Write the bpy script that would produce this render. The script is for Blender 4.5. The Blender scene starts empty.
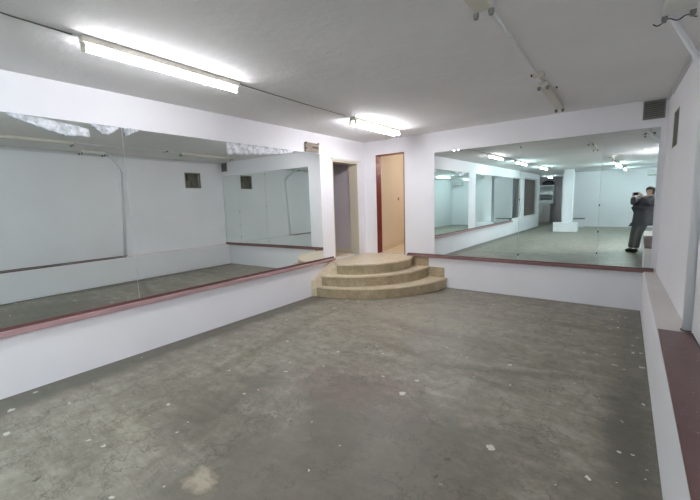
import bpy, bmesh, math, random
from mathutils import Vector, Matrix
random.seed(7)
sc = bpy.context.scene
C = sc.collection
PI = math.pi
D = 5.71          # back wall
H = 2.536         # ceiling
def LX(y): return -3.9736 + 0.0219*(D-y)      # left wall face
def RX(y): return 0.289 + 0.0288*(D-y)        # right pier face
def DX(y): return 0.1617 + 0.0094*(D-y)       # right low wall face
def SX(y): return 0.196 + 0.0002*(D-y)        # inner edge of right sill tiles

# ------------------------------------------------------------------ materials
def mat(name):
    m = bpy.data.materials.new(name); m.use_nodes = True
    nt = m.node_tree; b = nt.nodes['Principled BSDF']
    return m, nt, b
def N(nt, t, **kw):
    n = nt.nodes.new(t)
    for k, v in kw.items():
        if k in n.inputs: n.inputs[k].default_value = v
        else: setattr(n, k, v)
    return n
def noise(nt, vec, scale, detail=4, rough=.55):
    n = N(nt, 'ShaderNodeTexNoise'); n.inputs['Scale'].default_value = scale
    n.inputs['Detail'].default_value = detail; n.inputs['Roughness'].default_value = rough
    nt.links.new(vec, n.inputs['Vector']); return n.outputs['Fac']
def ramp(nt, fac, stops):
    r = N(nt, 'ShaderNodeValToRGB'); e = r.color_ramp.elements
    while len(e) < len(stops): e.new(.5)
    for i, (p, c) in enumerate(stops):
        e[i].position = p; e[i].color = (*c, 1) if len(c) == 3 else c
    nt.links.new(fac, r.inputs['Fac']); return r.outputs['Color']
def mixc(nt, fac, a, b, mode='MIX'):
    m = N(nt, 'ShaderNodeMix'); m.data_type = 'RGBA'; m.blend_type = mode
    for s, v in ((m.inputs[0], fac), (m.inputs[6], a), (m.inputs[7], b)):
        if isinstance(v, (int, float)): s.default_value = v
        elif isinstance(v, tuple): s.default_value = (*v, 1)
        else: nt.links.new(v, s)
    return m.outputs[2]
def coord(nt): return N(nt, 'ShaderNodeTexCoord').outputs['Object']
def bump(nt, b, h, strength=.3, dist=.01):
    n = N(nt, 'ShaderNodeBump'); n.inputs['Strength'].default_value = strength
    n.inputs['Distance'].default_value = dist
    nt.links.new(h, n.inputs['Height']); nt.links.new(n.outputs['Normal'], b.inputs['Normal'])
def mth(nt, op, a, b=None, clamp=False):
    m = N(nt, 'ShaderNodeMath'); m.operation = op; m.use_clamp = clamp
    for s, v in ((m.inputs[0], a), (m.inputs[1], b)):
        if v is None: continue
        if isinstance(v, (int, float)): s.default_value = v
        else: nt.links.new(v, s)
    return m.outputs[0]
def paint(name, c, var=.06, rough=.7, bs=.15, bscale=18, spec=.3):
    m, nt, b = mat(name); co = coord(nt)
    f = noise(nt, co, 1.3, 5)
    d = tuple(max(0, x*(1-var)) for x in c)
    nt.links.new(ramp(nt, f, [(.35, d), (.65, c)]), b.inputs['Base Color'])
    b.inputs['Roughness'].default_value = rough; b.inputs['Specular IOR Level'].default_value = spec
    bump(nt, b, noise(nt, co, bscale, 6), bs, .01)
    return m
def plain(name, c, rough=.5, metal=0):
    m, nt, b = mat(name); co = coord(nt)
    f = noise(nt, co, 9, 3)
    nt.links.new(ramp(nt, f, [(.3, tuple(x*.93 for x in c)), (.7, c)]), b.inputs['Base Color'])
    b.inputs['Roughness'].default_value = rough; b.inputs['Metallic'].default_value = metal
    return m
M = {}
M['wall'] = paint('white_wall_paint', (.89, .875, .915), .035, .6, .12, 9)
M['wall_r'] = paint('white_wall_paint_right', (.86, .84, .875), .04, .6, .15, 9)
M['ceil'] = paint('ceiling_paint', (.80, .79, .80), .06, .8, .6, 14)
M['ledge'] = paint('ledge_paint', (.72, .68, .66), .08, .5, .15, 12)
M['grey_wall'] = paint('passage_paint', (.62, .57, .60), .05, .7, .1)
M['cream'] = paint('cream_paint', (.78, .69, .56), .05, .6, .12, 8)
M['cream_lo'] = paint('cream_skirting', (.78, .66, .52), .05, .5, .1, 8)
M['jamb'] = paint('jamb_cream', (.66, .60, .48), .05, .45, .08)
M['redjamb'] = None
M['white_gloss'] = plain('white_enamel', (.75, .75, .72), .35)
M['cream_gloss'] = plain('aged_enamel', (.62, .60, .52), .35)
M['dark'] = plain('dark_plastic', (.03, .03, .03), .5)
M['holder'] = plain('grey_lamp_holder', (.22, .215, .20), .5)
M['cable'] = plain('grey_cable', (.16, .155, .15), .6)
M['pipe'] = paint('painted_pipe', (.80, .80, .83), .03, .5, .05)
M['duct'] = paint('grey_cable_duct', (.66, .66, .67), .05, .55, .05)
M['vent'] = plain('bronze_louvre', (.27, .26, .235), .45)
M['brownbox'] = plain('tan_box', (.24, .19, .155), .6)
M['hollow'] = paint('hollow_brick', (.20, .19, .15), .3, .9, .6, 25)
M['darkglass'] = plain('dark_glass', (.05, .05, .055), .1)
M['curtain'] = paint('brown_board', (.16, .13, .12), .15, .7, .1)
M['mattegrey'] = paint('cabinet_grey', (.52, .51, .49), .05, .5, .05)
M['cabwhite'] = paint('cabinet_white', (.7, .74, .74), .03, .4, .05)
M['skin'] = plain('skin', (.55, .36, .27), .55)
M['hair'] = plain('black_hair', (.015, .013, .012), .6)
M['jacket'] = paint('dark_jacket', (.085, .088, .10), .3, .8, .3, 30)
M['trousers'] = paint('grey_trousers', (.12, .122, .12), .2, .85, .3, 30)
M['shoe'] = plain('black_shoe', (.012, .012, .012), .5)
M['phone'] = plain('phone_black', (.01, .01, .012), .2)
M['seam'] = plain('mirror_edge', (.10, .14, .13), .3)
m, nt, b = mat('loose_film'); co = coord(nt)
b.inputs['Base Color'].default_value = (.82, .84, .9, 1); b.inputs['Roughness'].default_value = .3
f = noise(nt, co, 16, 6, .65)
ar = N(nt, 'ShaderNodeMapRange'); nt.links.new(f, ar.inputs[0]); ar.inputs[1].default_value = .38; ar.inputs[2].default_value = .62
ar.inputs[3].default_value = .38; ar.inputs[4].default_value = .92
nt.links.new(ar.outputs[0], b.inputs['Alpha']); bump(nt, b, f, .5, .02)
M['film'] = m

# red door jamb: red paint flaking to wood at the top
m, nt, b = mat('red_jamb'); co = coord(nt)
f = noise(nt, co, 7, 6, .7)
z = N(nt, 'ShaderNodeSeparateXYZ'); nt.links.new(co, z.inputs[0])
g = mth(nt, 'ADD', f, mth(nt, 'MULTIPLY', mth(nt, 'SUBTRACT', z.outputs['Z'], 1.95), .55))
nt.links.new(ramp(nt, g, [(.55, (.17, .012, .012)), (.68, (.34, .11, .07))]), b.inputs['Base Color'])
b.inputs['Roughness'].default_value = .35
M['redjamb'] = m

# glass mirror with a green cast
m, nt, b = mat('mirror_glass'); co = coord(nt)
f = noise(nt, co, .8, 2)
nt.links.new(ramp(nt, f, [(.3, (.855, .91, .89)), (.7, (.87, .92, .90))]), b.inputs['Base Color'])
b.inputs['Metallic'].default_value = 1; b.inputs['Roughness'].default_value = .004
M['mirror'] = m

# red-brown glazed sill tile
def sill(name, a, bb, rough):
    m, nt, b = mat(name); co = coord(nt)
    f = noise(nt, co, 5, 5, .6); g = noise(nt, co, 60, 3, .6)
    c = ramp(nt, f, [(.3, a), (.7, bb)])
    c = mixc(nt, mth(nt, 'MULTIPLY', mth(nt, 'GREATER_THAN', g, .68), .35), c, (.6, .5, .48))
    nt.links.new(c, b.inputs['Base Color']); b.inputs['Roughness'].default_value = rough
    return m
M['sill'] = sill('red_sill_tile', (.12, .055, .052), (.155, .075, .072), .32)
M['silledge_back'] = sill('red_sill_edge', (.22, .105, .105), (.27, .14, .14), .4)
M['silledge'] = sill('pink_sill_edge', (.36, .22, .23), (.46, .30, .31), .4)

# travertine style step tiles
m, nt, b = mat('beige_tile'); co = coord(nt)
f = noise(nt, co, 6, 8, .65); g = noise(nt, co, 28, 6, .7)
c = ramp(nt, f, [(.3, (.56, .45, .30)), (.5, (.70, .59, .43)), (.72, (.80, .71, .56))])
c = mixc(nt, .25, c, ramp(nt, g, [(.35, (.46, .36, .23)), (.65, (.84, .76, .62))]))
nt.links.new(c, b.inputs['Base Color']); b.inputs['Roughness'].default_value = .3
M['tile'] = m
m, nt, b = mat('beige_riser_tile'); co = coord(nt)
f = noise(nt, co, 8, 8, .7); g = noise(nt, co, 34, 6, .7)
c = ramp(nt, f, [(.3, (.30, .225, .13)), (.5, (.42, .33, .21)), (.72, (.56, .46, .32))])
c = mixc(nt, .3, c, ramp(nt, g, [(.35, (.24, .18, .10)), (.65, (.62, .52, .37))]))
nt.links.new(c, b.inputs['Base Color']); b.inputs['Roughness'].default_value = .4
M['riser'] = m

# worn concrete floor
def floor_mat():
    m, nt, b = mat('worn_concrete'); co = coord(nt)
    s = N(nt, 'ShaderNodeSeparateXYZ'); nt.links.new(co, s.inputs[0])
    X, Y = s.outputs['X'], s.outputs['Y']
    big = noise(nt, co, .55, 6, .62); mid = noise(nt, co, 2.2, 8, .68); fine = noise(nt, co, 14, 8, .75)
    # long smears: stretched noise
    mp = N(nt, 'ShaderNodeMapping'); nt.links.new(co, mp.inputs['Vector'])
    mp.inputs['Rotation'].default_value = (0, 0, -.35); mp.inputs['Scale'].default_value = (.9, 4.5, 1)
    smear = noise(nt, mp.outputs['Vector'], 1.6, 8, .7)
    mp3 = N(nt, 'ShaderNodeMapping'); nt.links.new(co, mp3.inputs['Vector'])
    mp3.inputs['Rotation'].default_value = (0, 0, .9); mp3.inputs['Scale'].default_value = (1.2, 6, 1)
    smear2 = noise(nt, mp3.outputs['Vector'], 1.1, 8, .72)
    c = ramp(nt, big, [(.36, (.13, .122, .10)), (.5, (.26, .249, .214)), (.64, (.42, .408, .365))])
    c = mixc(nt, .5, c, ramp(nt, mid, [(.36, (.13, .122, .098)), (.5, (.26, .247, .212)), (.62, (.42, .405, .36))]))
    c = mixc(nt, .28, c, ramp(nt, smear, [(.38, (.12, .112, .09)), (.5, (.265, .252, .218)), (.62, (.44, .425, .38))]))
    c = mixc(nt, .18, c, ramp(nt, smear2, [(.38, (.14, .132, .108)), (.5, (.265, .252, .218)), (.62, (.42, .405, .365))]))
    c = mixc(nt, .28, c, ramp(nt, fine, [(.34, (.03, .028, .02)), (.66, (.56, .54, .50))]))
    blot = noise(nt, co, 5.5, 9, .78)
    c = mixc(nt, .26, c, ramp(nt, blot, [(.40, (.10, .094, .075)), (.5, (.26, .247, .21)), (.60, (.46, .445, .40))]), 'MIX')
    def spot(cx, cy, rx, ry, w, sc_=2.2, rot=0.0):   # ragged patch, for floor stains and for the painted brightness falloff
        dx = mth(nt, 'SUBTRACT', X, cx); dy = mth(nt, 'SUBTRACT', Y, cy)
        if rot:
            cr, sr = math.cos(rot), math.sin(rot)
            ax = mth(nt, 'ADD', mth(nt, 'MULTIPLY', dx, cr), mth(nt, 'MULTIPLY', dy, sr))
            ay = mth(nt, 'SUBTRACT', mth(nt, 'MULTIPLY', dy, cr), mth(nt, 'MULTIPLY', dx, sr))
            dx, dy = ax, ay
        dx = mth(nt, 'DIVIDE', dx, rx); dy = mth(nt, 'DIVIDE', dy, ry)
        r = mth(nt, 'SQRT', mth(nt, 'ADD', mth(nt, 'MULTIPLY', dx, dx), mth(nt, 'MULTIPLY', dy, dy)))
        n = noise(nt, co, sc_, 7, .7)
        v = mth(nt, 'ADD', mth(nt, 'SUBTRACT', 1.0, r), mth(nt, 'MULTIPLY', mth(nt, 'SUBTRACT', n, .5), 2.4))
        return mth(nt, 'MULTIPLY', mth(nt, 'MULTIPLY', v, 1.6, True), w)
    c = mixc(nt, spot(-1.2, 1.4, 1.7, 1.3, .78, 1.8), c, (.115, .106, .09))  # near end of the brightness falloff, painted darker into the floor colour
    c = mixc(nt, spot(-2.0, 4.2, 1.5, 1.2, .40, 1.6), c, (.44, .425, .38))  # brighter far end of the floor put into the colour as a paler patch
    c = mixc(nt, spot(-1.7, 2.15, .75, .45, .5, 4), c, (.15, .10, .092))       # reddish brown stain
    c = mixc(nt, spot(-1.45, 1.75, .38, .28, .5, 5), c, (.13, .125, .105))
    c = mixc(nt, spot(-1.35, 1.45, .35, .3, .4, 5), c, (.10, .095, .08))
    c = mixc(nt, spot(-2.7, 1.3, .8, .35, .45, 4), c, (.13, .12, .095))
    c = mixc(nt, spot(.05, 2.7, .17, .95, .65, 4), c, (.09, .085, .07))
    c = mixc(nt, spot(-.75, 3.1, .9, .09, .55, 4, .35), c, (.12, .112, .09))
    c = mixc(nt, spot(-1.6, 3.0, 1.1, .07, .5, 4, -.2), c, (.13, .12, .095))
    c = mixc(nt, spot(-3.0, 2.6, .10, 1.1, .45, 4, .15), c, (.13, .12, .095))
    c = mixc(nt, spot(-1.35, 3.6, 1.7, .16, .4, 3, -.12), c, (.14, .13, .105))
    c = mixc(nt, spot(-.3, 4.7, .7, .10, .35, 3, .1), c, (.12, .11, .09))
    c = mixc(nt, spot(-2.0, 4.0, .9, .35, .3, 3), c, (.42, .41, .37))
    c = mixc(nt, spot(-1.75, .92, .13, .09, .6, 9), c, (.50, .46, .36))     # pale filler patch
    c = mixc(nt, spot(-2.6, .9, .3, .1, .5, 7), c, (.45, .43, .37))
    c = mixc(nt, spot(-1.1, 2.45, .13, .05, .6, 9), c, (.45, .43, .36))
    c = mixc(nt, 1.0, c, (.96, .905, .84), 'MULTIPLY')
    # fine crazing in the worn skin of the screed
    wn = N(nt, 'ShaderNodeTexNoise'); wn.inputs['Scale'].default_value = 2.6; wn.inputs['Detail'].default_value = 9; wn.inputs['Roughness'].default_value = .62; nt.links.new(co, wn.inputs['Vector'])
    rid = mth(nt, 'ABSOLUTE', mth(nt, 'SUBTRACT', wn.outputs['Fac'], .5))
    vein = mth(nt, 'SUBTRACT', 1.0, mth(nt, 'DIVIDE', rid, .012), True)
    c = mixc(nt, mth(nt, 'MULTIPLY', mth(nt, 'MULTIPLY', vein, mth(nt, 'MULTIPLY', mth(nt, 'SUBTRACT', mid, .42), 9.0, True), True), .7), c, (.075, .068, .055))
    mp4 = N(nt, 'ShaderNodeMapping'); nt.links.new(co, mp4.inputs['Vector']); mp4.inputs['Scale'].default_value = (.55, 3.2, 1); mp4.inputs['Rotation'].default_value = (0, 0, -.12)
    lk = noise(nt, mp4.outputs['Vector'], 1.9, 9, .7)
    c = mixc(nt, mth(nt, 'MULTIPLY', mth(nt, 'SUBTRACT', 1.0, mth(nt, 'DIVIDE', mth(nt, 'ABSOLUTE', mth(nt, 'SUBTRACT', lk, .47)), .022), True), .38), c, (.11, .10, .08))
    c = mixc(nt, mth(nt, 'MULTIPLY', mth(nt, 'GREATER_THAN', mth(nt, 'MULTIPLY', fine, mid), .385), .35), c, (.46, .44, .38))
    # dirt line along the foot of the left and right low walls
    dl = mth(nt, 'SUBTRACT', mth(nt, 'ADD', X, mth(nt, 'MULTIPLY', Y, .0219)), -3.9736+.125)
    n1 = noise(nt, co, 3.5, 6, .7)
    wl = mth(nt, 'SUBTRACT', 1.0, mth(nt, 'DIVIDE', dl, mth(nt, 'ADD', .13, mth(nt, 'MULTIPLY', n1, .50))), True)
    c = mixc(nt, mth(nt, 'MULTIPLY', mth(nt, 'MULTIPLY', wl, 2.2, True), .8), c, (.085, .08, .062))
    dr = mth(nt, 'SUBTRACT', .19, X)
    wr = mth(nt, 'SUBTRACT', 1.0, mth(nt, 'DIVIDE', dr, mth(nt, 'ADD', .05, mth(nt, 'MULTIPLY', n1, .55))), True)
    c = mixc(nt, mth(nt, 'MULTIPLY', mth(nt, 'MULTIPLY', wr, 1.8, True), .5), c, (.11, .105, .085))
    db = mth(nt, 'SUBTRACT', D, Y)
    wb = mth(nt, 'SUBTRACT', 1.0, mth(nt, 'DIVIDE', db, mth(nt, 'ADD', .01, mth(nt, 'MULTIPLY', n1, .22))), True)
    c = mixc(nt, mth(nt, 'MULTIPLY', wb, .5), c, (.14, .13, .105))
    # hairline cracks and trowel joints
    vo = N(nt, 'ShaderNodeTexVoronoi'); vo.feature = 'DISTANCE_TO_EDGE'; vo.inputs['Scale'].default_value = .55
    wv = N(nt, 'ShaderNodeVectorMath'); wv.operation = 'ADD'
    nn = N(nt, 'ShaderNodeTexNoise'); nn.inputs['Scale'].default_value = 1.4; nn.inputs['Detail'].default_value = 6
    nt.links.new(co, nn.inputs['Vector'])
    sv = N(nt, 'ShaderNodeVectorMath'); sv.operation = 'SCALE'; sv.inputs['Scale'].default_value = .5
    nt.links.new(nn.outputs['Color'], sv.inputs[0]); nt.links.new(co, wv.inputs[0]); nt.links.new(sv.outputs[0], wv.inputs[1])
    nt.links.new(wv.outputs[0], vo.inputs['Vector'])
    cr = mth(nt, 'MULTIPLY', mth(nt, 'LESS_THAN', vo.outputs['Distance'], .003), mth(nt, 'GREATER_THAN', big, .50))
    c = mixc(nt, mth(nt, 'MULTIPLY', cr, .25), c, (.07, .065, .055))
    # dried paint specks, many by the right low wall
    def specks(scale, thr, seed, colr, w):
        v = N(nt, 'ShaderNodeTexVoronoi'); v.inputs['Scale'].default_value = scale
        mp2 = N(nt, 'ShaderNodeMapping'); mp2.inputs['Location'].default_value = (seed, seed*1.7, 0)
        nt.links.new(co, mp2.inputs['Vector'])
        ws = N(nt, 'ShaderNodeVectorMath'); ws.operation = 'ADD'
        sn = N(nt, 'ShaderNodeTexNoise'); sn.inputs['Scale'].default_value = 30; nt.links.new(co, sn.inputs['Vector'])
        ss = N(nt, 'ShaderNodeVectorMath'); ss.operation = 'SCALE'; ss.inputs['Scale'].default_value = .05
        nt.links.new(sn.outputs['Color'], ss.inputs[0]); nt.links.new(mp2.outputs[0], ws.inputs[0]); nt.links.new(ss.outputs[0], ws.inputs[1])
        nt.links.new(ws.outputs[0], v.inputs['Vector'])
        sp = N(nt, 'ShaderNodeSeparateColor'); nt.links.new(v.outputs['Color'], sp.inputs[0])
        r = mth(nt, 'MULTIPLY', mth(nt, 'SUBTRACT', sp.outputs[0], thr), .3/(1-thr))
        return mth(nt, 'MULTIPLY', mth(nt, 'LESS_THAN', v.outputs['Distance'], r), w), colr
    near = mth(nt, 'MULTIPLY', mth(nt, 'GREATER_THAN', X, -.12), 1.0)
    w1, c1 = specks(11, .955, 3.1, (.62, .60, .55), .9); c = mixc(nt, w1, c, c1)
    w1, c1 = specks(20, .955, 8.3, (.6, .58, .52), .8); c = mixc(nt, w1, c, c1)
    w2, c2 = specks(16, .78, 5.7, (.72, .70, .66), .95); c = mixc(nt, mth(nt, 'MULTIPLY', w2, near), c, c2)
    w3, c3 = specks(17, .975, 1.9, (.05, .048, .04), .7); c = mixc(nt, w3, c, c3)
    nt.links.new(c, b.inputs['Base Color'])
    b.inputs['Specular IOR Level'].default_value = .4
    rr = N(nt, 'ShaderNodeMapRange'); nt.links.new(mid, rr.inputs[0]); rr.inputs[3].default_value = .30; rr.inputs[4].default_value = .55
    nt.links.new(rr.outputs[0], b.inputs['Roughness'])
    bump(nt, b, mth(nt, 'ADD', mid, mth(nt, 'MULTIPLY', fine, .3)), .25, .012)
    return m
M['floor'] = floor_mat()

def emis(name, col, s):
    m, nt, b = mat(name)
    b.inputs['Base Color'].default_value = (.9, .9, .9, 1)
    b.inputs['Emission Color'].default_value = (*col, 1); b.inputs['Emission Strength'].default_value = s
    return m
M['tube'] = emis('lit_tube', (.97, .96, 1.0), 30)
M['tube_door'] = emis('lit_tube_bright', (.97, .96, 1.0), 35)
M['tube_far'] = emis('lit_tube_rear', (.72, .99, 1.0), 60)
M['tube_store'] = emis('lit_tube_store', (.8, .99, 1.0), 42)
M['tube_bay_fill'] = emis('added_bay_fill_tube', (.95, .95, 1.0), 135)
M['tube_off'] = plain('unlit_tube', (.72, .72, .70), .25)

# ------------------------------------------------------------------ mesh helpers
def prism(bm, poly, z0, z1):
    a = [bm.verts.new((x, y, z0)) for x, y in poly]; b = [bm.verts.new((x, y, z1)) for x, y in poly]
    n = len(poly)
    bm.faces.new(a[::-1]); bm.faces.new(b)
    for i in range(n): bm.faces.new((a[i], a[(i+1) % n], b[(i+1) % n], b[i]))
def box(bm, x0, x1, y0, y1, z0, z1):
    prism(bm, [(x0, y0), (x1, y0), (x1, y1), (x0, y1)], z0, z1)
def obox(bm, c, ax, ay, az, hx, hy, hz):
    ax, ay, az = Vector(ax).normalized(), Vector(ay).normalized(), Vector(az).normalized(); c = Vector(c); v = []
    for k in (-1, 1):
        for i, j in ((-1, -1), (1, -1), (1, 1), (-1, 1)):
            v.append(bm.verts.new(c + ax*hx*i + ay*hy*j + az*hz*k))
    for f in ((3, 2, 1, 0), (4, 5, 6, 7), (0, 1, 5, 4), (1, 2, 6, 5), (2, 3, 7, 6), (3, 0, 4, 7)):
        bm.faces.new([v[i] for i in f])
def tube(bm, pts, r, n=12, cap=True):
    pts = [Vector(p) for p in pts]; rings = []
    for i, p in enumerate(pts):
        t = (pts[min(i+1, len(pts)-1)] - pts[max(i-1, 0)]).normalized()
        u = t.cross(Vector((0, 0, 1)));
        if u.length < 1e-3: u = t.cross(Vector((1, 0, 0)))
        u.normalize(); w = t.cross(u)
        rr = r[i] if isinstance(r, (list, tuple)) else r
        rings.append([bm.verts.new(p + (u*math.cos(2*PI*k/n) + w*math.sin(2*PI*k/n))*rr) for k in range(n)])
    for a, b in zip(rings, rings[1:]):
        for k in range(n): bm.faces.new((a[k], a[(k+1) % n], b[(k+1) % n], b[k]))
    if cap: bm.faces.new(rings[0][::-1]); bm.faces.new(rings[-1])
def obj(name, bm, m, parent=None, bevel=0, smooth=False, loc=None):
    bmesh.ops.recalc_face_normals(bm, faces=bm.faces)
    me = bpy.data.meshes.new(name)
    if loc is not None: bmesh.ops.translate(bm, verts=bm.verts, vec=-Vector(loc))
    bm.to_mesh(me); bm.free(); me.materials.append(m)
    if smooth:
        for p in me.polygons: p.use_smooth = True
    o = bpy.data.objects.new(name, me); C.objects.link(o)
    if loc is not None: o.location = loc
    if parent is not None:
        o.parent = parent
        if loc is None: o.matrix_parent_inverse = Matrix.Translation(parent.location).inverted()
        else: o.location = Vector(loc) - parent.location
    if bevel:
        md = o.modifiers.new('bevel', 'BEVEL'); md.width = bevel; md.segments = 2; md.limit_method = 'ANGLE'
    return o
def thing(name, label, cat, loc, group=None):
    o = bpy.data.objects.new(name, None); C.objects.link(o); o.location = loc
    o.empty_display_size = .1
    o['label'] = label; o['category'] = cat
    if group: o['group'] = group
    return o
def tag(o, label, cat, group=None):
    o['label'] = label; o['category'] = cat
    if group: o['group'] = group
    return o
def struct(name, bm, m, parent=None, bevel=0):
    o = obj(name, bm, m, parent, bevel)
    if parent is None: o['kind'] = 'structure'
    return o
nb = bmesh.new
def lwall(bm, y0, y1, z0, z1, o0, o1):     # slab along the left wall, offsets from its face into the room
    prism(bm, [(LX(y0)+o0, y0), (LX(y0)+o1, y0), (LX(y1)+o1, y1), (LX(y1)+o0, y1)], z0, z1)
def rwall(bm, y0, y1, z0, z1, o0, o1, f=RX):
    prism(bm, [(f(y0)+o0, y0), (f(y0)+o1, y0), (f(y1)+o1, y1), (f(y1)+o0, y1)], z0, z1)

# ------------------------------------------------------------------ the room shell
Z5 = .5
YF = -9.0
bm = nb(); prism(bm, [(LX(YF-4.2)-2.0, YF-4.2), (1.3, YF-4.2), (1.3, D+.15), (LX(D)-.15, D+.15)], -.1, 0)
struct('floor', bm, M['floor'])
bm = nb(); prism(bm, [(-6.6, YF-4.2), (1.3, YF-4.2), (1.3, 9.2), (-6.6, 9.2)], H, H+.12)
struct('ceiling', bm, M['ceil'])

D1a, D1b, D1t = 4.745, 5.46, 2.165      # doorway in the left wall
W = .17
bm = nb()
wins = [(-5.55, -4.22, .56, 2.28), (-8.5, -6.05, .57, 2.30)]
ys = [YF, -8.0, -6.0, -5.25, -4.35, D1a]
lwall(bm, YF, -8.5, 0, H, -W, 0); lwall(bm, -6.05, -5.55, 0, H, -W, 0); lwall(bm, -4.22, 3.9, 0, H, -W, 0)
for a, b_, z0, z1 in wins:
    lwall(bm, a, b_, 0, z0, -W, 0); lwall(bm, a, b_, z1, H, -W, 0)
struct('wall_left', bm, M['wall'])
bm = nb(); lwall(bm, 3.9, D1a, 0, H, -W, 0)
lwall(bm, D1a, D1b, D1t, H, -W, 0); lwall(bm, D1b, D+.15, 0, H, -W, 0); lwall(bm, D1a, D1b, 0, Z5-.02, -W, 0)
struct('wall_left', bm, M['wall'])

D2a, D2b, D2t = -3.722, -3.142, 2.288   # doorway in the back wall
bm = nb()
box(bm, LX(D), D2a, D, D+.145, 0, H); box(bm, D2a, D2b, D, D+.145, D2t, H); box(bm, D2b, 1.3, D, D+.145, 0, H)
box(bm, D2a, D2b, D, D+.145, 0, Z5-.02)
struct('wall_back', bm, M['wall'])

# right side: low wall with a ledge, pier with a vent hole, shallow recess, wider room behind
Y1, Y2 = .86, 3.33
bm = nb()
rwall(bm, -.6, D, 0, Z5, 0, .9, DX)
struct('wall_right_low', bm, M['wall_r'], bevel=.012).name = 'wall_right'
bm = nb()
va, vb, vz0, vz1 = 4.72, 5.12, 1.90, 2.26
for a, b_, z0, z1 in ((Y2, va, Z5, H), (vb, D, Z5, H), (va, vb, Z5, vz0), (va, vb, vz1, H)):
    rwall(bm, a, b_, z0, z1, 0, .5)
rwall(bm, Y1, Y2, Z5, H, .014, .5)
prism(bm, [(.35, Y1-.12), (1.0, Y1-.12), (1.0, Y1), (.42, Y1), (.42, Y1)][:4], Z5, H)
box(bm, .95, 1.1, -.6, Y1-.12, Z5, H); box(bm, .95, 1.1, YF, -.6, 0, H)
struct('wall_right', bm, M['wall_r'])
# pale mortar ledge on the low wall
bm = nb()
def ledge(bm, y0, y1, w):
    prism(bm, [(DX(y0)+.004, y0), (DX(y0)+w, y0), (DX(y1)+w, y1), (DX(y1)+.004, y1)], Z5, Z5+.004)
prism(bm, [(DX(3.26)+.008, 3.26), (RX(3.26)+.02, 3.26), (RX(D)+.02, D), (DX(D)+.008, D)], Z5, Z5+.004)
prism(bm, [(DX(-.59)+.008, -.59), (.95, -.59), (.95, Y1-.12), (DX(Y1)+.008, Y1-.12)], Z5, Z5+.004)
o = struct('trim_5', bm, M['ledge'])
# sills
def sill_left(y0, y1, idx):
    bm = nb(); lwall(bm, y0, y1, .492, .535, .0, .052); o = struct('trim_%d' % idx, bm, M['silledge'], bevel=.006)
    bm = nb(); lwall(bm, y0, y1, .5355, .563, .0, .012); obj('tile_upstand', bm, M['sill'], o)
    return o
sill_left(-4.2, 4.69, 1)
bm = nb(); box(bm, -3.09, .262, D-.05, D, .490, .532); o = struct('trim_2', bm, M['silledge_back'], bevel=.006)
bm = nb(); box(bm, -3.075, .262, D-.040, D, .5325, .548); obj('tile_upstand', bm, M['sill'], o)
bm = nb(); prism(bm, [(SX(Y1), Y1), (RX(Y1)+.014, Y1), (RX(Y2)+.014, 3.255), (SX(3.255), 3.255)], Z5, Z5+.012)
struct('trim_3', bm, M['sill'], bevel=.003)
# dark joint where the recess wall meets the tiles
bm = nb(); rwall(bm, Y1, 3.24, Z5+.012, Z5+.018, .008, .014); struct('trim_4', bm, M['dark'])

# rear of the room
JX = -2.66
bm = nb(); box(bm, JX, 1.1, YF-.12, YF, 0, H); struct('wall_rear', bm, M['wall'])
bm = nb(); box(bm, -2.25, -1.9, -6.55, -6.2, 0, H); struct('wall_rear_pillar', bm, M['wall']).name = 'wall_pillar'
# room past the rear opening
bm = nb(); box(bm, -5.0, -1.9, -13.0, -12.88, 0, H); box(bm, -5.0, -4.88, -12.88, YF-.0, 0, H); box(bm, -2.5, -2.38, -12.88, YF-.12, 0, H)
box(bm, -4.88, LX(YF)-W, YF-.12, YF, 0, H)
struct('wall_store', bm, M['grey_wall'])

# left passage behind the first doorway
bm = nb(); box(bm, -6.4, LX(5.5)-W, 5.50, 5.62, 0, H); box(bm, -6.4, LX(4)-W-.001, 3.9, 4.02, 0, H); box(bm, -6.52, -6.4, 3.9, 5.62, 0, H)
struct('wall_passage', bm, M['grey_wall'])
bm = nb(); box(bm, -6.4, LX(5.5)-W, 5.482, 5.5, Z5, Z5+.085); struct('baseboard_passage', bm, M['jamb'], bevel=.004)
# warm passage behind the second doorway
bm = nb()
prism(bm, [(-3.765, D+.145), (-3.765, 6.0), (-4.50, 9.1), (-4.65, 9.1), (-3.95, D+.145)], 0, H)
box(bm, -4.65, -2.4, 9.1, 9.2, 0, H); box(bm, -2.62, -2.5, D+.145, 9.1, 0, H)
struct('wall_corridor', bm, M['cream'])
bm = nb(); prism(bm, [(-3.752, 6.0), (-3.752, 6.01), (-4.485, 9.1), (-4.5, 9.1), (-3.764, 6.0)], Z5, Z5+.10)
struct('baseboard_corridor', bm, M['cream_lo'])
# raised tiled floors of the passages
bm = nb(); box(bm, -6.4, LX(4.5)-W, 4.02, 5.5, Z5-.1, Z5); box(bm, -3.764, -2.62, D+.145, 9.1, Z5-.1, Z5)
prism(bm, [(-3.764, 6.0), (-4.5, 9.1), (-3.764, 9.1)], Z5-.1, Z5)
struct('floor', bm, M['tile'])

# door surrounds
bm = nb()
lwall(bm, D1b-.012, D1b, Z5, D1t, -W-.01, .004); lwall(bm, D1a, D1a+.012, Z5, D1t, -W-.01, .004)
lwall(bm, D1a, D1b, D1t-.03, D1t, -W-.01, .006)
o = struct('door_1', bm, M['jamb'])
bm = nb(); lwall(bm, D1a-.03, D1b+.09, D1t, D1t+.03, .0, .03); obj('architrave', bm, M['white_gloss'], o, bevel=.004)
bm = nb()
box(bm, D2a, D2a+.012, D-.004, D+.145, Z5, D2t); box(bm, D2b-.012, D2b, D-.004, D+.145, Z5, D2t)
box(bm, D2a, D2b, D-.004, D+.145, D2t-.015, D2t)
struct('door_2', bm, M['redjamb'])

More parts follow.
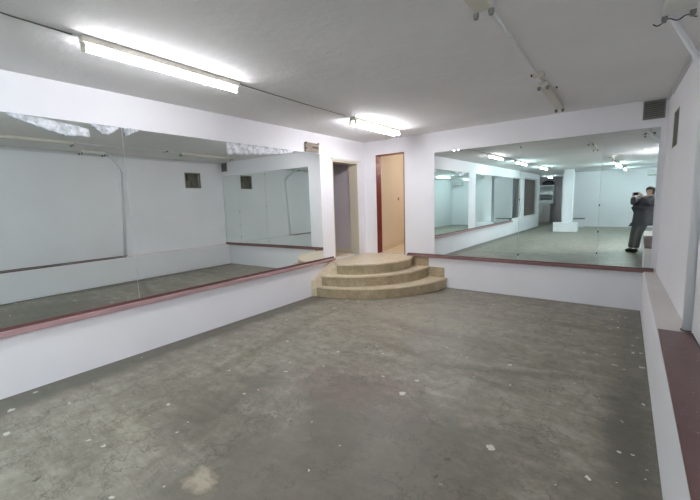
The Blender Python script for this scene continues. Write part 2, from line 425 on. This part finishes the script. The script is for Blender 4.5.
# dark windows in the rear of the left wall
for i, (a, b_, z0, z1) in enumerate(wins):
    bm = nb()
    for q in ((a, a+.05, z0, z1), (b_-.05, b_, z0, z1), (a+.05, b_-.05, z0, z0+.05), (a+.05, b_-.05, z1-.05, z1)):
        lwall(bm, *q, -.14, -.04)
    o = struct('window_%d' % (i+1), bm, M['white_gloss'])
    bm = nb(); lwall(bm, a+.05, b_-.05, z0+.05, z1-.05, -.12, -.10)
    obj('pane', bm, M['darkglass'] if i == 0 else M['curtain'], o)

# wall tiles beside the steps are parts of the steps (below)

# ------------------------------------------------------------------ corner steps
steps = thing('corner_steps', 'three curved beige tiled steps filling the corner in front of the two doorways', 'steps', (-3.4, 5.2, 0))
CHA, CHB = (-3.885, 4.13), (-3.615, 4.40)      # foot and head of the angled cheek beside the steps
def arcpoly(cx, cy, r):
    yb = D-.002; a1 = math.asin((yb-cy)/r); pts = []
    # start where the arc crosses the cheek line
    ux, uy = CHB[0]-CHA[0], CHB[1]-CHA[1]; fx, fy = CHA[0]-cx, CHA[1]-cy
    A = ux*ux+uy*uy; B = 2*(fx*ux+fy*uy); Q = fx*fx+fy*fy-r*r
    t = (-B-math.sqrt(max(0, B*B-4*A*Q)))/(2*A)
    px, py = CHA[0]+ux*t, CHA[1]+uy*t
    a0 = math.atan2(py-cy, px-cx)
    for i in range(49):
        a = a0+(a1-a0)*i/48; pts.append((cx+r*math.cos(a), cy+r*math.sin(a)))
    pts += [(LX(D)+.004, yb), (LX(4.62)+.004, 4.62)]
    if t < .98: pts.append(CHB)
    return pts
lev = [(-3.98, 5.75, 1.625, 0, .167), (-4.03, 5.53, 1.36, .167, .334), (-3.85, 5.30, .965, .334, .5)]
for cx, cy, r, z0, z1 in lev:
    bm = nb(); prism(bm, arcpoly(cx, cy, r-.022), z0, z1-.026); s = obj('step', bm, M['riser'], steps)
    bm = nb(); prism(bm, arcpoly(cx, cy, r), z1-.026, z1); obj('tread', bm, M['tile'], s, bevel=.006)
# tiled cheek with a sloping top on the left, stepped skirting on the right
bm = nb()
q = [(LX(4.11)+.002, 4.11), CHA, (CHB[0]-.002, CHB[1]), (LX(4.6)+.002, 4.6)]; hz = (.25, .25, .47, .495)
lo_ = [bm.verts.new((x-.003*(i in (1, 2)), y, 0)) for i, (x, y) in enumerate(q)]; hi_ = [bm.verts.new((x-.003*(i in (1, 2)), y, hz[i])) for i, (x, y) in enumerate(q)]
bm.faces.new(lo_[::-1]); bm.faces.new(hi_)
for i in range(4): bm.faces.new((lo_[i], lo_[(i+1) % 4], hi_[(i+1) % 4], hi_[i]))
obj('cheek', bm, M['tile'], steps)
bm = nb(); box(bm, -2.69, -2.41, D-.013, D-.001, .168, .33); box(bm, -2.985, -2.69, D-.013, D-.001, .335, .487)
obj('skirting', bm, M['riser'], steps)

# ------------------------------------------------------------------ mirrors
MZ0, MZ1 = .549, 2.222
def lmirror(y0, y1, label, group=None):
    bm = nb(); lwall(bm, y0+.002, y1-.002, MZ0+.015, MZ1, .001, .006)
    o = obj('wall_mirror', bm, M['mirror']); tag(o, label, 'mirror', group); return o
lmirror(1.56, 4.43, 'long frameless mirror pane on the left wall, ending by the steps')
lmirror(.50, 1.56, 'frameless mirror pane on the left wall, nearest the left edge of the photo')
lmirror(-2.1, -.09, 'frameless mirror pane on the left wall behind the camera, first past the white pier')
lmirror(-4.18, -2.1, 'frameless mirror pane on the left wall behind the camera, beside the narrow dark window')
def bmirror(x0, x1, label, lean=0):
    bm = nb(); prism(bm, [(x0+.002, D-.006), (x1-.002, D-.006-lean*(x1-x0)), (x1-.002, D-.001-lean*(x1-x0)), (x0+.002, D-.001)], MZ0, MZ1-.006)
    o = obj('wall_mirror', bm, M['mirror']); tag(o, label, 'mirror'); return o
bmirror(-2.585, -1.275, 'mirror pane on the back wall nearest the curved steps, reflecting the other mirrors')
bmirror(-1.275, -.32, 'middle mirror pane on the back wall, reflecting the rear opening and pillar')
mr = bmirror(-.32, .232, 'mirror pane on the back wall by the right corner, reflecting the photographer', .0068)
# small dark mirror clips on the joints
for x, zs_ in ((-1.275, (.62, 1.42, 2.15)), (-.32, (.70, .98, 1.32))):
    for z_ in zs_:
        bm = nb(); box(bm, x-.006, x+.006, D-.011, D-.0062, z_-.012, z_+.012)
        o = obj('mirror_clip', bm, M['dark'], bevel=.001)
        tag(o, 'small dark clip on the %s joint of the back wall mirrors, %s' % ('left' if x < -1 else 'right', 'lowest' if z_ == zs_[0] else ('middle' if z_ == zs_[1] else 'highest')), 'clip', 'clips on the back wall mirror joints')

# ------------------------------------------------------------------ fluorescent fittings
def fitting(name, x, y, L, lit, label, group, width=.05, two=False, skew=-.035, tm=None, body=None):
    body = body or M['cream_gloss']
    t = thing(name, label, 'ceiling light', (x, y, H), group)
    d = Vector((skew, 1, 0)).normalized(); s = Vector((d.y, -d.x, 0)); up = Vector((0, 0, 1)); c = Vector((x, y, H))
    bm = nb(); obox(bm, c - up*.0215, s, d, up, width/2, L/2, .0205); obj('housing', bm, body, t, bevel=.004)
    offs = (-width*.42, width*.42) if two else (0,)
    for oy in (-1, 1):
        for of in offs:
            k = 1 if lit is not None else .55
            bm = nb(); obox(bm, c + d*oy*(L/2-.012) + s*of - up*(.041+.022*k), s, d, up, .015, .010, .022*k)
            obox(bm, c + d*oy*(L/2-.012) + s*of - up*(.041+.044*k+.005), s, d, up, .011, .010, .006)
            obj('lamp_holder', bm, body if lit is not None else M['holder'], t, bevel=.003)
    if lit is not None:
        for of in offs[:lit]:
            bm = nb(); e = d*(L/2-.024)
            tube(bm, [c - e + s*of - up*.078, c + e + s*of - up*.078], .0135, 16)
            obj('tube', bm, tm or M['tube'], t, smooth=False)
    return t
fitting('fluorescent_light', -2.80, 1.53, 1.19, 1, 'lit single tube ceiling light above the left mirrors, nearest the camera', 'ceiling lights', .055)
fitting('fluorescent_light', -2.90, 4.49, 1.14, 2, 'lit double tube ceiling light in front of the two doorways', 'ceiling lights', .10, True, skew=0, tm=M['tube_door'])
fitting('fluorescent_light', -.715, 1.62, 1.25, None, 'unlit empty ceiling fitting with dark end holders at the top edge of the photo', 'ceiling lights', .10, True, 0)
fitting('fluorescent_light', -.735, 4.64, 1.2, None, 'unlit cream ceiling fitting without tubes near the back wall', 'ceiling lights', .085, True, -.02)
right_fit = fitting('fluorescent_light', .165, 2.84, .40, None, 'short unlit white ceiling fitting with a loose wire beside the right wall', 'ceiling lights', .15, True, 0, body=M['white_gloss'])
fitting('fluorescent_light', -2.72, -.85, 1.25, 1, 'lit tube light in the left row behind the camera, beside the white pier', 'ceiling lights', .055, tm=M['tube_far'])
fitting('fluorescent_light', -2.58, -3.6, 1.25, 1, 'lit tube light in the left row behind the camera, near the narrow dark window', 'ceiling lights', .055, tm=M['tube_far'])
fitting('fluorescent_light', -.60, -2.0, 1.2, None, 'unlit ceiling fitting in the middle row seen in the back mirror', 'ceiling lights', .085, True, 0)
fitting('fluorescent_light', -.55, -4.7, 1.25, 2, 'lit double tube ceiling light in the middle row seen in the back mirror', 'ceiling lights', .11, True, 0, tm=M['tube_far'])
fitting('fluorescent_light', -.45, -7.7, 1.2, 1, 'small distant lit ceiling light near the rear wall seen in the back mirror', 'ceiling lights', .055, tm=M['tube_far'])
fitting('fluorescent_light', -3.5, -10.8, 1.2, 1, 'lit ceiling light in the store room over the white cabinet', 'ceiling lights', .055, tm=M['tube_store'])

fitting('fluorescent_light', .70, -1.1, 1.25, 2, 'added unseen double tube fill light in the bay to the right behind the camera', 'ceiling lights', .11, True, 0, tm=M['tube_bay_fill'])  # unseen fitting, added to brighten the right and back walls
# dark ends of the removed tubes and loose wires on the two nearest unlit fittings
def cable(name, pts, r, m, label=None, cat='cable'):
    bm = nb(); tube(bm, pts, r, 8); o = obj(name, bm, m, smooth=True)
    if label: tag(o, label, cat)
    return o
cable('ceiling_cable', [(-2.72, -.2, H-.004), (-2.74, .30, H-.004), (-2.785, .62, H-.004), (-2.80, .90, H-.004)], .0036, M['cable'], 'thin dark cable on the ceiling entering the nearest lit tube light')
cable('ceiling_cable', [(-2.845, 2.17, H-.004), (-2.88, 2.9, H-.004), (-2.905, 3.78, H-.004)], .0036, M['cable'], 'thin dark cable on the ceiling between the two lit tube lights')
cable('ceiling_cable', [(-.70, 2.26, H-.009), (-.705, 2.9, H-.009), (-.715, 3.55, H-.009), (-.72, 4.03, H-.009)], .009, M['duct'], 'pale conduit on the ceiling between the two unlit fittings')
# wiring box at the joint of the conduit
bm = nb(); box(bm, -.755, -.665, 3.72, 3.80, H-.03, H); o = obj('junction_box', bm, M['cream_gloss'], bevel=.006)
tag(o, 'small square junction box on the pale ceiling conduit', 'junction box')
bm = nb(); box(bm, -.773, -.756, 3.74, 3.76, H-.02, H-.001); obj('wire_stub', bm, M['dark'], o)
bm = nb(); box(bm, -.655, -.64, 4.30, 4.33, H-.018, H-.001); o = obj('ceiling_hook', bm, M['dark'], bevel=.004); tag(o, 'small dark clip on the ceiling beside the unlit cream fitting', 'clip')
# loose wires at the end of the right fitting
pts = []
for i in range(22):
    a = i/21; pts.append((.05+.20*a, 3.052+.012*math.sin(a*9), H-.062-.012*math.sin(a*14)))
bm = nb(); tube(bm, pts, .0035, 8); obj('loose_wire', bm, M['dark'], right_fit, smooth=True)
for x_ in (-.765, -.665):
    pass

# trunking in the angle of right wall and ceiling, and a pipe with sloping duct
bm = nb(); prism(bm, [(RX(.9)-.022, .9), (RX(.9)-.001, .9), (RX(D)-.001, D-.002), (RX(D)-.022, D-.002)], H-.03, H-.001)
o = obj('cable_trunking', bm, M['duct'], bevel=.003); tag(o, 'grey cable trunking along the top of the right wall', 'trunking')
bm = nb(); prism(bm, [(RX(.9)-.014, .9), (RX(.9)-.001, .9), (RX(5.3)-.001, 5.3), (RX(5.3)-.014, 5.3)], H-.052, H-.04)
obj('cable', bm, M['duct'], o)
PXX, PYY = .352, 3.37
t = thing('wall_pipe', 'white painted pipe running down the end of the right pier to the red sill', 'pipe', (PXX, PYY, Z5+.012))
bm = nb(); tube(bm, [(PXX, PYY-.07, Z5+.013), (PXX-.004, PYY+.03, 2.17), (PXX-.008, PYY+.03, 2.22)], .027, 20); obj('vertical_pipe', bm, M['pipe'], t, smooth=True)
bm = nb(); tube(bm, [(PXX-.006, PYY+.03, 2.19), (.29, 3.34, 2.30), (.145, 3.10, 2.50), (.135, 3.09, H-.002)], .017, 12); obj('sloping_duct', bm, M['pipe'], t, smooth=True)
bm = nb(); tube(bm, [(PXX, PYY-.07, Z5+.0125), (PXX, PYY-.07, Z5+.02)], .036, 20); obj('collar', bm, M['cable'], t)

# ------------------------------------------------------------------ vents and boxes
def louvre(name, x0, x1, z0, z1, label):
    t = thing(name, label, 'vent', ((x0+x1)/2, D, z0))
    w = .012
    bm = nb()
    for q in ((x0, x1, z0, z0+w), (x0, x1, z1-w, z1), (x0, x0+w, z0+w, z1-w), (x1-w, x1, z0+w, z1-w)):
        box(bm, q[0], q[1], D-.018, D-.001, q[2], q[3])
    obj('frame', bm, M['vent'], t)
    bm = nb(); box(bm, x0+w, x1-w, D-.003, D-.001, z0+w, z1-w); obj('back_plate', bm, M['cable'], t)
    n = 8
    for i in range(n):
        zc = z0+w+(z1-z0-2*w)*(i+.5)/n
        bm = nb(); obox(bm, ((x0+x1)/2, D-.011, zc), (1, 0, 0), (0, 1, .9), (0, -.9, 1), (x1-x0)/2-w, .007, .0015)
        obj('slat', bm, M['vent'], t)
    return t
louvre('air_vent', .058, .262, 2.312, 2.522, 'dark louvred air vent high on the back wall above the right mirror corner')
# open vent hole in the right pier with tan frame
t = thing('wall_opening', 'square open ventilation hole with bricks inside, high on the right pier', 'vent', (RX(4.9), 4.9, vz0))
bm = nb()
w = .014
for q in ((va+.001, vb-.001, vz0+.001, vz0+w), (va+.001, vb-.001, vz1-w, vz1-.001), (va+.001, va+w, vz0+w, vz1-w), (vb-w, vb-.001, vz0+w, vz1-w)):
    rwall(bm, *q, .003, .05)
obj('frame', bm, paint('vent_hole_frame', (.36, .34, .30), .2, .8, .2), t)
bm = nb(); rwall(bm, va+w, vb-w, vz0+w, vz1-w, .10, .12)
for k, (yy, zz) in enumerate(((4.74, 1.92), (4.92, 1.92), (4.82, 2.08))):
    rwall(bm, yy, yy+.16, zz, zz+.14, .05, .10)
obj('backing', bm, M['hollow'], t)

t = thing('wall_box', 'tan box with a dark slot fixed high on the left wall above the mirror end', 'electrical box', (LX(4.23), 4.23, 2.235))
bm = nb(); lwall(bm, 4.09, 4.39, 2.235, 2.372, .001, .03); obj('base_plate', bm, M['brownbox'], t, bevel=.004)
bm = nb(); lwall(bm, 4.20, 4.375, 2.265, 2.345, .0305, .045); obj('cover', bm, plain('tan_cover', (.30, .245, .20), .6), t, bevel=.003)
bm = nb(); lwall(bm, 4.225, 4.36, 2.285, 2.318, .0455, .052); obj('slot', bm, plain('brown_slot', (.09, .06, .045), .5), t)
for yy, zz in ((4.10, 2.362), (4.375, 2.37), (4.10, 2.28)):
    bm = nb(); lwall(bm, yy-.012, yy+.012, zz-.013, zz+.013, .0305, .042); obj('screw_knob', bm, M['dark'], t, bevel=.002)

# switch in the warm corridor
bm = nb(); 
p = Vector((-3.765, 6.0, 0)); q = Vector((-4.5, 9.1, 0)); dd = (q-p).normalized(); nn_ = Vector((dd.y, -dd.x, 0))
cc = p + dd*1.0 + nn_*.008; obox(bm, (cc.x, cc.y, 1.50), dd, nn_, (0, 0, 1), .03, .007, .03)
o = obj('light_switch', bm, plain('tan_switch', (.35, .2, .12), .5), bevel=.003); tag(o, 'small tan switch on the cream corridor wall past the red door frame', 'switch')

# crumpled film stuck along the top edge of the left mirrors
def film(name, y0, y1, drop, label, seed, out=.009, gap=lambda a: -.002):
    rnd = random.Random(seed); bm = nb(); n = 30; rows = []
    for k in range(5):
        row = []
        for i in range(n+1):
            a = i/n; y = y0+(y1-y0)*a; t_, d_ = MZ1-gap(a), MZ1-drop(a)-rnd.uniform(-.006, .006)*(k == 4)
            row.append(bm.verts.new((LX(y)+out+(rnd.uniform(0, .012) if k else 0), y+rnd.uniform(-.008, .008)*(0 < i < n), t_+(d_-t_)*k/4)))
        rows.append(row)
    for r1, r2 in zip(rows, rows[1:]):
        for i in range(n): bm.faces.new((r1[i], r1[i+1], r2[i+1], r2[i]))
    o = obj(name, bm, M['film'], smooth=True); md = o.modifiers.new('thick', 'SOLIDIFY'); md.thickness = .0015; md.offset = 0
    tag(o, label, 'plastic film'); return o
film('plastic_film', .74, 1.29, lambda a: .014+.115*min(1, a*1.5)**.8-.03*max(0, a-.75), 'crumpled whitish film along the top of the leftmost mirror pane', 3, gap=lambda a: .055*a*a)
film('plastic_film', 1.31, 1.53, lambda a: .012+.07*abs(math.sin(PI*a*1.0)), 'small torn whitish film at the mirror top just left of the joint', 5)
film('plastic_film', 2.72, 3.84, lambda a: .012+.135*max(0, 1-a)**.55, 'long crumpled whitish film at the mirror top toward the tan wall box', 12)
film('plastic_film', 1.58, 1.72, lambda a: .07*(1-a)+.008, 'small torn whitish film at the mirror top just right of the joint', 9)

# ------------------------------------------------------------------ rear things seen in the mirror
bm = nb(); box(bm, -2.52, -1.66, -6.19, -5.75, 0, .38); o = obj('white_block', bm, M['wall'], bevel=.015); tag(o, 'low white masonry block at the foot of the rear pillar', 'block')
bm = nb(); box(bm, -2.35, -1.68, YF+.001, YF+.40, 0, .37); o = obj('low_bench', bm, M['wall'], bevel=.01); tag(o, 'low white box against the rear wall with a dark top edge', 'bench')
bm = nb(); box(bm, -2.37, -1.66, YF+.001, YF+.42, .371, .395); obj('top', bm, M['cable'], o)
t = thing('rear_wall_unit', 'flat white rectangular unit high on the rear wall near the right corner', 'air conditioner', (.55, YF, 2.16))
bm = nb(); box(bm, .30, .80, YF+.001, YF+.17, 2.20, 2.43); obj('casing', bm, M['white_gloss'], t, bevel=.02)
bm = nb(); box(bm, .34, .76, YF+.171, YF+.176, 2.215, 2.235); obj('outlet', bm, M['cable'], t)
t = thing('storage_cabinet', 'grey floor cabinet in the room past the rear opening', 'cabinet', (-3.9, -12.3, 0))
bm = nb(); box(bm, -4.3, -3.62, -12.6, -12.0, 0, 1.05); obj('body', bm, M['mattegrey'], t, bevel=.01)
bm = nb(); box(bm, -4.27, -3.96, -11.999, -11.98, .05, 1.0); obj('door', bm, M['mattegrey'], t, bevel=.004)
bm = nb(); box(bm, -3.94, -3.65, -11.999, -11.98, .05, 1.0); obj('door', bm, M['mattegrey'], t, bevel=.004)
t = thing('shelf_unit', 'white open shelf unit standing on the grey cabinet', 'shelf', (-3.9, -12.3, 1.051))
bm = nb(); box(bm, -4.34, -4.31, -12.6, -12.0, 1.051, 2.08); box(bm, -3.52, -3.49, -12.6, -12.0, 1.051, 2.08); box(bm, -4.31, -3.52, -12.6, -12.58, 1.051, 2.08); obj('body', bm, M['cabwhite'], t)
for z_ in (1.051, 1.40, 1.72, 2.05):
    bm = nb(); box(bm, -4.309, -3.521, -12.579, -12.0, z_, z_+.03); obj('shelf', bm, M['cabwhite'], t)
for z_ in (1.10, 1.55):
    bm = nb(); box(bm, -4.308, -3.522, -12.1, -12.02, z_+.01, z_+.17); obj('front_panel', bm, M['cabwhite'], t)
bm = nb()
bmesh.ops.create_icosphere(bm, subdivisions=3, radius=1)
for v in bm.verts:
    n_ = 1+.12*math.sin(v.co.x*7)*math.cos(v.co.y*5+v.co.z*4)
    v.co = Vector((-3.80+v.co.x*.30*n_, -12.28+v.co.y*.2*n_, 2.081+max(-.12, v.co.z*.16*n_)+.12))
o = obj('black_bag', bm, M['dark'], smooth=True); tag(o, 'dark rounded bag lying on top of the white shelf unit', 'bag')

# ------------------------------------------------------------------ the photographer (seen in the back mirror)
F = Vector((-.608, .794, 0)); R = Vector((.794, .608, 0)); UP = Vector((0, 0, 1))
per = thing('person', 'person in dark hooded jacket and grey trousers holding up a phone by the ledge', 'person', (.09, -.15, 0))
def skin(name, verts, edges, radii, m, parent, sub=2, loc=(0, 0, 0)):
    me = bpy.data.meshes.new(name); me.from_pydata([tuple(v) for v in verts], edges, []); me.materials.append(m)
    o = bpy.data.objects.new(name, me); C.objects.link(o); o.parent = parent
    o.matrix_parent_inverse = Matrix.Translation(parent.location).inverted()
    md = o.modifiers.new('skin', 'SKIN'); md.use_smooth_shade = True
    sv = me.skin_vertices[0].data if me.skin_vertices else None
    if sv is None:
        bpy.context.view_layer.objects.active = o
        sv = me.skin_vertices[0].data
    for i, r in enumerate(radii):
        sv[i].radius = (r, r) if not isinstance(r, tuple) else r
        sv[i].use_root = (i == 0)
    sb = o.modifiers.new('sub', 'SUBSURF'); sb.levels = sub; sb.render_levels = sub
    return o
pel = Vector((.165, -.25, .86)); sp1 = Vector((.205, -.28, 1.04)); che = Vector((.245, -.30, 1.21)); nek = Vector((.285, -.30, 1.38)); 
hd = Vector((.285, -.27, 1.495)); htop = Vector((.287, -.267, 1.56))
shL = che + UP*.11 - R*.165; shR = che + UP*.11 + R*.165
P0 = -F*.03 + Vector((0, 0, 1.45))
wrL = P0 - R*.105 - F*.05 - UP*.035; wrR = P0 + R*.105 - F*.05 - UP*.035
elL = Vector((-.035, -.20, 1.20)); elR = Vector((.24, -.04, 1.19))
hiL = pel - R*.085 - UP*.03; hiR = pel + R*.085 - UP*.03
knL = Vector((.03, -.22, .48)); knR = Vector((.105, -.13, .48))
anL = Vector((-.02, -.22, .09)); anR = Vector((.075, -.13, .09))
V = [pel, sp1, che, nek, hd, htop, shL, elL, wrL, shR, elR, wrR, hiL, knL, anL, hiR, knR, anR]
Ed = [(0, 1), (1, 2), (2, 3), (3, 4), (4, 5), (2, 6), (6, 7), (7, 8), (2, 9), (9, 10), (10, 11), (0, 12), (12, 13), (13, 14), (0, 15), (15, 16), (16, 17)]
palmL = P0 - R*.085 - F*.015 - UP*.012; palmR = P0 + R*.085 - F*.015 - UP*.012
V += [palmL, palmR]; Ed += [(8, 18), (11, 19)]
Rd = [.12, .115, .125, .052, .082, .07, .062, .040, .026, .062, .040, .026, .085, .055, .036, .085, .055, .036, .028, .028]
# unequal bent fingers closing on the phone, thumbs on the near face
for side, palm, pi in ((-1, palmL, 18), (1, palmR, 19)):
    for k, (dz, ln) in enumerate(((.030, .036), (.012, .042), (-.006, .040), (-.022, .031))):
        a = palm + UP*dz*1.0 + F*.004; b = palm + UP*dz*1.1 + F*.034 + R*side*.004; c_ = b - R*side*ln*.8 + F*.003
        i = len(V); V += [a, b, c_]; Ed += [(pi, i), (i, i+1), (i+1, i+2)]; Rd += [.010, .009, .0075]
    i = len(V); V += [palm + UP*.02 - F*.012 - R*side*.012, palm + UP*.022 - F*.010 - R*side*.04]; Ed += [(pi, i), (i, i+1)]; Rd += [.011, .009]
body = skin('body', V, Ed, Rd, M['skin'], per, 2)
# face details
fc = hd + F*.0
def blob(bm, c, ax, ay, az, rx, ry, rz, sub=2):
    r = bmesh.ops.create_icosphere(bm, subdivisions=sub, radius=1)
    Mx = Matrix((Vector(ax)*rx, Vector(ay)*ry, Vector(az)*rz)).transposed()
    for v in r['verts']: v.co = Mx @ v.co + Vector(c)
bm = nb(); blob(bm, hd+F*.080+UP*.012, R, F, UP, .012, .018, .022); obj('nose', bm, M['skin'], per, smooth=True)
for s_ in (-1, 1):
    bm = nb(); blob(bm, hd+F*.071+UP*.032+R*s_*.03, R, F, UP, .011, .008, .006); obj('eye', bm, M['dark'], per, smooth=True)
    bm = nb(); blob(bm, hd+R*s_*.082+UP*.015-F*.005, R, F, UP, .008, .018, .03); obj('ear', bm, M['skin'], per, smooth=True)
bm = nb(); blob(bm, hd+F*.074-UP*.028, R, F, UP, .024, .007, .007); obj('mouth', bm, plain('lips', (.35, .14, .12), .5), per, smooth=True)
bm = nb(); r = bmesh.ops.create_icosphere(bm, subdivisions=4, radius=1)
hc = hd - F*.022 + UP*.045
for v in list(bm.verts):
    w_ = 1+.03*math.sin(v.co.x*23)*math.sin(v.co.z*19)
    v.co = hc + (R*v.co.x*.100 + F*v.co.y*.098 + UP*v.co.z*(.088 if v.co.z > 0 else .135))*w_
bmesh.ops.delete(bm, geom=[v for v in bm.verts if (v.co-hc).dot(F) > .052 and (v.co-hc).z < .03], context='VERTS')
hr = obj('hair', bm, M['hair'], per, smooth=True); md = hr.modifiers.new('t', 'SOLIDIFY'); md.thickness = .012
# jacket: torso, sleeves, rolled hood
hemc = pel - UP*.12 + R*.01
JV = [pel, sp1+UP*.0, che, che+UP*.14+F*.0, shL, (shL+elL)/2, elL, (elL+wrL)/2, wrL+(elL-wrL)*.12, shR, (shR+elR)/2, elR, (elR+wrR)/2, wrR+(elR-wrR)*.12, hemc, hemc-UP*.09+R*.01]
JE = [(0, 1), (1, 2), (2, 3), (2, 4), (4, 5), (5, 6), (6, 7), (7, 8), (2, 9), (9, 10), (10, 11), (11, 12), (12, 13), (0, 14), (14, 15)]
JR = [.205, .20, .195, .09, .10, .082, .072, .06, .046, .10, .082, .072, .06, .046, .185, .17]
skin('jacket', JV, JE, JR, M['jacket'], per, 2)
bm = nb(); ring = []
for i in range(25):
    a = i/24*2*PI; ring.append(nek - F*.015 - UP*.01 + R*math.cos(a)*.085 + F*math.sin(a)*.085 - UP*.02*math.sin(a))
tube(bm, ring, [.034+.016*max(0, -math.sin(i/24*2*PI)) for i in range(25)], 12, False); obj('hood', bm, M['jacket'], per, smooth=True)
bm = nb()
for i in range(9): pass
bm.free()
# trousers
TV = [pel-UP*.06, hiL-UP*.02, (hiL+knL)/2, knL, (knL+anL)/2, anL+UP*.0, hiR-UP*.02, (hiR+knR)/2, knR, (knR+anR)/2, anR]
TE = [(0, 1), (1, 2), (2, 3), (3, 4), (4, 5), (0, 6), (6, 7), (7, 8), (8, 9), (9, 10)]
TR = [.14, .125, .108, .09, .08, .075, .125, .108, .09, .08, .075]
skin('trousers', TV, TE, TR, M['trousers'], per, 2)
for an in (anL, anR):
    bm = nb(); blob(bm, Vector((an.x, an.y, .05))+F*.05, R, F, UP, .046, .13, .048, 3)
    for v in bm.verts:
        if v.co.z < .012: v.co.z = .002
    obj('shoe', bm, M['shoe'], per, smooth=True)
t = thing('phone', 'black phone held sideways in both hands by the person in the back mirror', 'phone', tuple(P0))
bm = nb(); obox(bm, P0, R, F, UP, .075, .004, .037); obj('case', bm, M['phone'], t, bevel=.003)
bm = nb(); obox(bm, P0-F*.0048, R, F, UP, .070, .0005, .033); obj('screen', bm, M['darkglass'], t)
bm = nb(); obox(bm, P0+F*.005-R*.052+UP*.01, R, F, UP, .012, .0012, .014); obj('camera_bump', bm, M['dark'], t)

# ------------------------------------------------------------------ lights
def plight(name, loc, e, col, r=.08):
    l = bpy.data.lights.new(name, 'POINT'); l.energy = e; l.color = col; l.shadow_soft_size = r
    o = bpy.data.objects.new(name, l); o.location = loc; C.objects.link(o); return o
# a warm bulb in the corridor past the red door frame, out of sight behind the wall
plight('corridor_bulb', (-3.0, 7.3, 2.25), 6.5, (1.0, .95, .90))
w = bpy.data.worlds.new('world'); sc.world = w; w.use_nodes = True
w.node_tree.nodes['Background'].inputs[0].default_value = (.6, .7, .8, 1); w.node_tree.nodes['Background'].inputs[1].default_value = 0.0

# ------------------------------------------------------------------ camera
cam = bpy.data.cameras.new('camera'); cam.sensor_width = 36; cam.lens = 366.19/700*36; cam.clip_start = .02
co_ = bpy.data.objects.new('camera', cam); C.objects.link(co_)
f_ = Vector((-.6033, .7872, -.1279)).normalized(); r_ = Vector((.7957, .6049, -.0307)); r_ = (r_ - f_*r_.dot(f_)).normalized(); u_ = r_.cross(f_)
co_.matrix_world = Matrix.Translation((0, 0, 1.45)) @ Matrix((r_, u_, -f_)).transposed().to_4x4()
sc.camera = co_
sc.view_settings.view_transform = 'Standard'; sc.view_settings.look = 'None'; sc.view_settings.gamma = 1
sc.view_settings.exposure = 1.14
sc.view_settings.use_curve_mapping = False
sc.cycles.max_bounces = 20; sc.cycles.diffuse_bounces = 12; sc.cycles.glossy_bounces = 12
sc.cycles.use_denoising = True
try: sc.cycles.denoiser = 'OPENIMAGEDENOISE'
except Exception: pass
sc.cycles.sample_clamp_indirect = 6
sc.cycles.caustics_reflective = True
